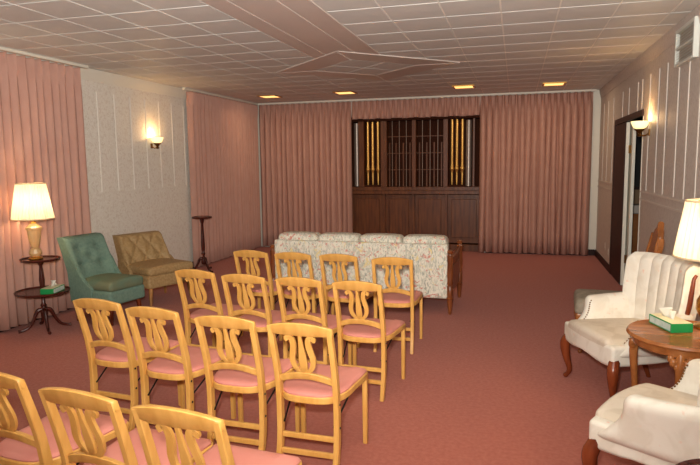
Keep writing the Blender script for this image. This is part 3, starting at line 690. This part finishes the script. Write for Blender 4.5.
# ------------------------------------------------------------------ armchairs (right)
def cab_leg(mb, x, y, top, sx, sy, h=1.0):
    P = catmull([(x, y, top), (x+sx*0.026, y+sy*0.026, top*0.78), (x+sx*0.018, y+sy*0.018, top*0.5), (x+sx*0.0, y+sy*0.0, top*0.22), (x+sx*0.012, y+sy*0.012, 0.03), (x+sx*0.026, y+sy*0.026, 0.012)], 5)
    n = len(P); R = []
    for i in range(n):
        q = i/(n-1); R.append(0.036-0.004*q if q < 0.15 else interp([(0.15,0.038),(0.3,0.034),(0.55,0.021),(0.78,0.015),(0.9,0.019),(1.0,0.013)], q))
    return mb.tube(P, R, 12)
def armchair():
    t = thing('armchair', 'x', 'chair')
    # upholstered seat rail, serpentine lower edge in front
    def wr_(p):
        q = p.copy(); a = p.x/0.33
        if p.y > 0: q.y += 0.03*math.cos(a*PI/2)*p.y/0.28
        if p.z < 0.33: q.z += (0.020*math.cos(a*PI*1.5) if p.y > 0.1 else 0.01)*(0.33-p.z)/0.06
        q.x *= 1-0.14*max(0, -p.y)/0.28
        return q
    MB().rbox((0, -0.01, 0.36), (0.66, 0.56, 0.13), 0.02, 12, wr_).build('seat_rail', M['cream'], t)
    def wc(p):
        q = p.copy(); q.z += 0.02*(1-(p.x/0.3)**2)*(p.z > 0.41); q.x *= 1-0.14*max(0, -p.y)/0.28
        if p.y > 0: q.y += 0.03*math.cos(p.x/0.33*PI/2)*p.y/0.28
        return q
    MB().rbox((0, 0.005, 0.41), (0.54, 0.53, 0.08), 0.035, 10, wc).build('seat_cushion', M['creamseat'], t)
    for s in (-1, 1):
        def wa(p, s=s):
            q = p.copy(); tz = max(0, min(1, (p.z-0.36)/0.24)); ty = (p.y+0.26)/0.50
            q.x += s*(0.045*tz*tz + 0.0)                       # roll outwards
            q.x -= s*0.06*max(0, 0.4-ty)
            if p.y > -0.05: q.y += 0.17*(1-tz)**2.8*min(1, (p.y+0.05)/0.15)   # S-shaped front, reaching out at the seat
            q.z += 0.03*max(0, 1-ty)**1.5*tz
            return q
        ar = MB().rbox((s*0.300, -0.08, 0.475), (0.105, 0.37, 0.25), 0.048, 9, wa).build('arm', M['cream'], t)
        nh = MB()
        for k in range(16):
            z = 0.36+0.22*k/15; tz = (z-0.36)/0.24; y = 0.105+0.17*max(0,1-tz)**2.8+0.004
            if tz > 0.8: y -= 0.03*((tz-0.8)/0.2)**2
            nh.rbox((s*(0.262+0.03*tz), y-0.012, z), (0.010,0.010,0.010), 0.004, 1)
        h = nh.build('nailhead_row', M['abrass'], ar); h['kind'] = 'stuff'
    # back: channel-tufted, wrapping forward at the sides
    NU, NV = 84, 30
    def topz(a): return 0.925 + 0.012*(1-abs(a)**2.4) - 0.03*(max(0, abs(a)-0.9)/0.1)**2
    def fr(u, v):
        a = 2*u-1; z = 0.40+(topz(a)-0.40)*v
        wd = 0.29+0.05*smoothstep(v*1.6)
        up = v; y = -0.22 + 0.10*abs(a)**3.0 - 0.06*up
        ch = abs(math.cos(PI*a*3.5))**0.6
        y += 0.012*ch*(0.3+0.7*min(1, v*2)) - 0.012
        e = max(0, abs(a)-0.93)/0.07; y -= 0.03*e*e
        if v > 0.9: y -= 0.05*((v-0.9)/0.1)**2
        return (a*wd, y, z)
    def rr(u, v):
        a = 2*u-1; z = 0.34+(topz(a)-0.34-0.012)*v; wd = 0.285+0.05*smoothstep(v*1.6)
        return (a*wd, -0.31 + 0.06*abs(a)**3.0 - 0.06*v, z)
    mb = MB().grid(fr, NU, NV); mb.grid(rr, NU, NV)
    for uu in (0.0, 1.0): mb.grid(lambda a, v, uu=uu: tuple(Vector(fr(uu,v)).lerp(Vector(rr(uu,v)), a)), 4, NV)
    for vv in (0.0, 1.0): mb.grid(lambda u, a, vv=vv: tuple(Vector(fr(u,vv)).lerp(Vector(rr(u,vv)), a)), NU, 4)
    bk = mb.build('backrest', M['cream'], t)
    for s in (0.0, 1.0):
        P = [Vector(fr(s, v)).lerp(Vector(rr(s, v)), 0.25) + Vector((0.006*(2*s-1), 0, 0)) for v in [0.26+0.70*i/16 for i in range(17)]]
        MB().tube(P, [0.010+0.006*math.sin(PI*i/16) for i in range(17)], 10).build('wood_edge', M['cherry'], bk)
    for x, y, sx, sy in ((-0.295,0.235,-1,1),(0.295,0.235,1,1)): cab_leg(MB(), x, y, 0.335, sx, sy).build('leg', M['cherry'], t)
    for s in (-1, 1):
        MB().tube([(s*0.215,-0.26,0.32),(s*0.22,-0.29,0.15),(s*0.23,-0.35,0)], [0.026,0.021,0.015], 10).build('leg', M['cherry'], t)
    return t
def place_arm(a, fm, ang):   # fm: floor point midway between the front legs, ang: facing direction
    f = Vector((math.cos(ang), math.sin(ang), 0)); o = Vector((fm[0], fm[1], 0)) - f*0.235
    a.location = o; a.rotation_euler = (0, 0, ang - PI/2)
a1 = armchair(); place_arm(a1, (0.515, 4.26), math.radians(202))
a1['label'] = 'cream channel-back armchair with cabriole legs between doorway and round table'
a2 = copy_tree(a1); place_arm(a2, (0.55, 3.05), math.radians(146)); a2['label'] = 'cream armchair turned towards the doorway, in front of the round table'
for a in (a1, a2): a['group'] = 'cream armchairs by the round table'

# carved parlour chair behind the armchair
pc = thing('parlor_chair', 'carved wooden parlor chair with grey seat behind the cream armchair', 'chair', (0.80, 5.36, 0), math.radians(86))
def wps(p):
    q = p.copy(); q.z += 0.02*(1-(p.x/0.27)**2)*(p.z > 0.42); return q
MB().rbox((0, 0.02, 0.385), (0.52, 0.56, 0.13), 0.05, 8, wps).build('seat', M['grey_uph'], pc)
MB().rbox((0, 0.02, 0.315), (0.50, 0.54, 0.06), 0.015, 4).build('seat_rail', M['walnut'], pc)
for x, y, sx, sy in ((-0.21,0.23,-1,1),(0.21,0.23,1,1)): cab_leg(MB(), x, y, 0.32, sx, sy).build('leg', M['walnut'], pc)
for s in (-1, 1):
    MB().tube(catmull([(s*0.19,-0.30,0),(s*0.20,-0.245,0.20),(s*0.205,-0.225,0.42),(s*0.20,-0.26,0.70),(s*0.17,-0.32,0.98)], 4), 0.022, 10).build('back_stile', M['walnut'], pc)
cp = [(-0.23,0.93),(-0.20,0.985),(-0.13,1.0),(-0.10,1.035),(-0.04,1.06),(0,1.115),(0.04,1.06),(0.10,1.035),(0.13,1.0),(0.20,0.985),(0.23,0.93),(0.20,0.80),(0.0,0.79),(-0.20,0.80)]
cr_ = MB().prism(cp, 'y', -0.022, 0.022).build('carved_crest', M['walnut'], pc, bevel=0.008, seg=2); cr_.location = (0, -0.155, 0.0); cr_.rotation_euler = (math.radians(10), 0, 0)
bp_ = MB().rbox((0, 0, 0.62), (0.32, 0.05, 0.32), 0.02, 6).build('back_pad', M['grey_uph'], pc); bp_.location = (0, -0.14, 0.0); bp_.rotation_euler = (math.radians(11), 0, 0)

# ------------------------------------------------------------------ round table with lamp and tissue box (right)
RX, RY = 0.945, 3.655
rtb = thing('round_table', 'round walnut side table with carved knees between the cream armchairs', 'table', (RX, RY, 0))
MB().lathe([(0,0.595),(0.29,0.597),(0.31,0.603),(0.315,0.612),(0.31,0.622),(0.305,0.627),(0.299,0.6235),(0,0.6235)], 56).build('round_top', M['walnut'], rtb)
MB().lathe([(0.255,0.557),(0.278,0.557),(0.283,0.57),(0.283,0.597),(0.255,0.597),(0.255,0.557)], 56).build('apron', M['walnut'], rtb)
for k in range(4):
    a = math.radians(160)+k*PI/2; ca, sa = math.cos(a), math.sin(a)
    P = catmull([(0.255*ca,0.255*sa,0.58),(0.274*ca,0.274*sa,0.48),(0.262*ca,0.262*sa,0.30),(0.256*ca,0.256*sa,0.12),(0.268*ca,0.268*sa,0.012)], 4); n = len(P)
    lg = MB().tube(P, [interp([(0,0.026),(0.2,0.026),(0.5,0.018),(0.9,0.013),(1,0.015)], i/(n-1)) for i in range(n)], 10).build('leg', M['walnut'], rtb)
    kn = MB()
    for j, (da, dz, r) in enumerate(((-0.16,0.545,0.022),(-0.11,0.525,0.026),(0.11,0.525,0.026),(0.16,0.545,0.022),(0.0,0.50,0.022),(-0.06,0.505,0.02),(0.06,0.505,0.02))):
        kn.rbox((0.278*math.cos(a+da), 0.278*math.sin(a+da), dz), (r*1.6, r*1.6, r*1.9), r*0.7, 2)
    kn.build('carved_knee', M['walnut'], lg)
lamp2 = thing('table_lamp', 'brass lamp with pleated cream shade on the round table', 'lamp', (RX+0.15, RY+0.14, 0.6245))
MB().lathe([(0,0),(0.085,0),(0.088,0.012),(0.07,0.022),(0.05,0.03),(0.045,0.045),(0.06,0.07),(0.078,0.11),(0.075,0.16),(0.05,0.21),(0.028,0.24),(0.034,0.25),(0.02,0.265),(0.016,0.31),(0.02,0.315),(0.02,0.37),(0,0.372)], 28).build('brass_body', M['brass'], lamp2)
MB().lathe([(0.010,0.372),(0.016,0.39),(0.032,0.43),(0.034,0.455),(0.022,0.48),(0,0.487)], 14).build('bulb', M['bulbglow'], lamp2)
MB().tube([(0.02,0,0.35),(0.06,0,0.43),(0.06,0,0.58),(0.0,0,0.715),(-0.06,0,0.58),(-0.06,0,0.43),(-0.02,0,0.35)], 0.003, 6).build('harp', M['brass'], lamp2)
MB().lathe([(0,0.71),(0.008,0.715),(0.012,0.73),(0.004,0.75),(0,0.755)], 10).build('finial', M['brass'], lamp2)
s2 = shade(lamp2, 0.205, 0.155, 0.415, 0.735)
for k in range(3):
    a = k*2*PI/3
    MB().tube([(0,0,0.722),(0.155*math.cos(a),0.155*math.sin(a),0.732)], 0.002, 6).build('spider_arm', M['brass'], s2)
bulb('lamp_bulb_b', (RX+0.15, RY+0.14, 0.6245+0.54), 8.5, (1.0, 0.74, 0.46))
tissue_box('green and white tissue box on the round walnut table', (RX-0.065, RY+0.11, 0.6245), math.radians(-72))

# small pedestal table behind the second armchair; only the rim of its top reaches into the picture
wt = thing('pedestal_table', 'dark mahogany pedestal table rim beside the armchair turned towards the doorway', 'table', (0.675, 1.965, 0))
MB().lathe([(0,0.575),(0.17,0.577),(0.19,0.583),(0.197,0.592),(0.19,0.600),(0.18,0.596),(0.175,0.591),(0,0.591)], 48).build('round_top', M['mahog'], wt)
MB().lathe([(0,0.10),(0.03,0.11),(0.034,0.15),(0.022,0.21),(0.03,0.24),(0.034,0.30),(0.022,0.42),(0.018,0.50),(0.04,0.56),(0.05,0.575)], 16).build('column', M['mahog'], wt)
for k in range(3): scurve_leg(0, 0, 0.4+k*2*PI/3, 0.02, 0.20, 0.16, M['mahog'], wt, 0.016)

# ------------------------------------------------------------------ wall sconces
def sconce(label, loc, side):
    t = thing('wall_sconce', label, 'sconce', loc); s = side
    MB().lathe([(0,-0.075),(0.018,-0.07),(0.024,-0.055),(0.014,-0.04),(0.03,-0.02),(0.05,0.0),(0.052,0.006),(0.0,0.006)], 18, (s*0.095, 0)).build('brass_cup', M['abrass'], t)
    MB().tube(catmull([(0,0,-0.03),(s*0.04,0,-0.06),(s*0.08,0,-0.055),(s*0.095,0,-0.03)], 4), 0.008, 8).build('bracket_arm', M['abrass'], t)
    MB().rbox((s*0.006, 0, -0.03), (0.012, 0.045, 0.07), 0.005, 3).build('wall_plate', M['abrass'], t)
    MB().lathe([(0.035,0.008),(0.06,0.02),(0.076,0.05),(0.086,0.078),(0.088,0.084),(0.083,0.082),(0.072,0.052),(0.055,0.024),(0.03,0.013)], 26, (s*0.095, 0)).build('glass_bowl', M['bowl'], t)
    MB().lathe([(0.010,0.01),(0.014,0.03),(0.026,0.05),(0.026,0.065),(0.014,0.08),(0,0.084)], 12, (s*0.095, 0)).build('bulb', M['bulbglow'], t)
    bulb('sconce_bulb', (loc[0]+s*0.095, loc[1], loc[2]+0.11), 4.2, (1.0, 0.60, 0.28), 0.02)
sconce('glass bowl sconce on the wallpapered wall between two drapes', (XL, 7.27, 1.895), 1)
sconce('glass bowl sconce on the wall beside the doorway', (XR, 6.80, 1.90), -1)

# ------------------------------------------------------------------ recessed ceiling lights
for x, y, lab in ((-4.01,9.50,'recessed ceiling light nearest the curtained corner'), (-2.68,9.45,'recessed ceiling light before the drape left of the organ case, second from the curtained corner'),
                  (-0.79,9.38,'recessed ceiling light third from the curtained corner'), (0.515,9.55,'recessed ceiling light nearest the doorway wall')):
    t = thing('ceiling_light', lab, 'light', (x, y, C-0.004), 0, 'recessed ceiling lights')
    r_o, r_i = 0.165, 0.135
    for q in range(4):
        MB().prism([(-r_o,-r_o),(r_o,-r_o),(r_i,-r_i),(-r_i,-r_i)], 'z', -0.012, 0).build('frame_rail', M['brass'], t, smooth=False).rotation_euler = (0,0,q*PI/2)
    MB().rbox((0,0,-0.006), (2*r_i, 2*r_i, 0.010), 0.003, 3).build('lens', M['lens'], t)
    l = bpy.data.lights.new('downlight', 'AREA'); l.energy = 6; l.color = (1.0, 0.74, 0.48); l.size = 0.24
    o = bpy.data.objects.new('downlight', l); COL.objects.link(o); o.location = (x, y, C-0.022)

# ------------------------------------------------------------------ vent grille, outlets
vt = thing('air_vent', 'white louvred air vent high on the wall near the ceiling', 'vent', (XR, 5.45, 2.36))
for y0, y1, z0, z1 in ((-0.285,-0.255,0,0.30),(0.255,0.285,0,0.30),(-0.255,0.255,0.27,0.30),(-0.255,0.255,0,0.025),(-0.255,0.255,0.135,0.155)):
    MB().box(-0.042, -0.0, y0, y1, z0, z1).build('frame_rail', M['ventwhite'], vt, smooth=False, bevel=0.003)
MB().box(-0.012, 0, -0.255, 0.255, 0.02, 0.28).build('back_plate', M['plate'], vt, smooth=False)
for k in range(10):
    z = 0.04+0.0115*k if k < 5 else 0.170+0.0115*2*(k-5)*0.9
    z = (0.035+0.022*k) if k < 5 else (0.165+0.022*(k-5))
    MB().prism([(-0.04,z),(-0.038,z-0.003),(-0.014,z+0.016),(-0.016,z+0.019)], 'y', -0.255, 0.255).build('louver', M['ventwhite'], vt, smooth=False)
for y, z, lab in ((9.60,0.315,'beige outlet plate on the doorway wall, next to the corner'), (9.28,0.26,'beige outlet plate on the doorway wall, next to the door casing')):
    t = thing('wall_outlet', lab, 'outlet', (XR, y, z))
    MB().box(-0.007, 0, -0.038, 0.038, -0.06, 0.06).build('plate', M['plate'], t, smooth=False, bevel=0.003)
    for dz in (-0.022, 0.022): MB().box(-0.0085, -0.006, -0.016, 0.016, dz-0.014, dz+0.014).build('socket', M['white'], t, smooth=False, bevel=0.001)
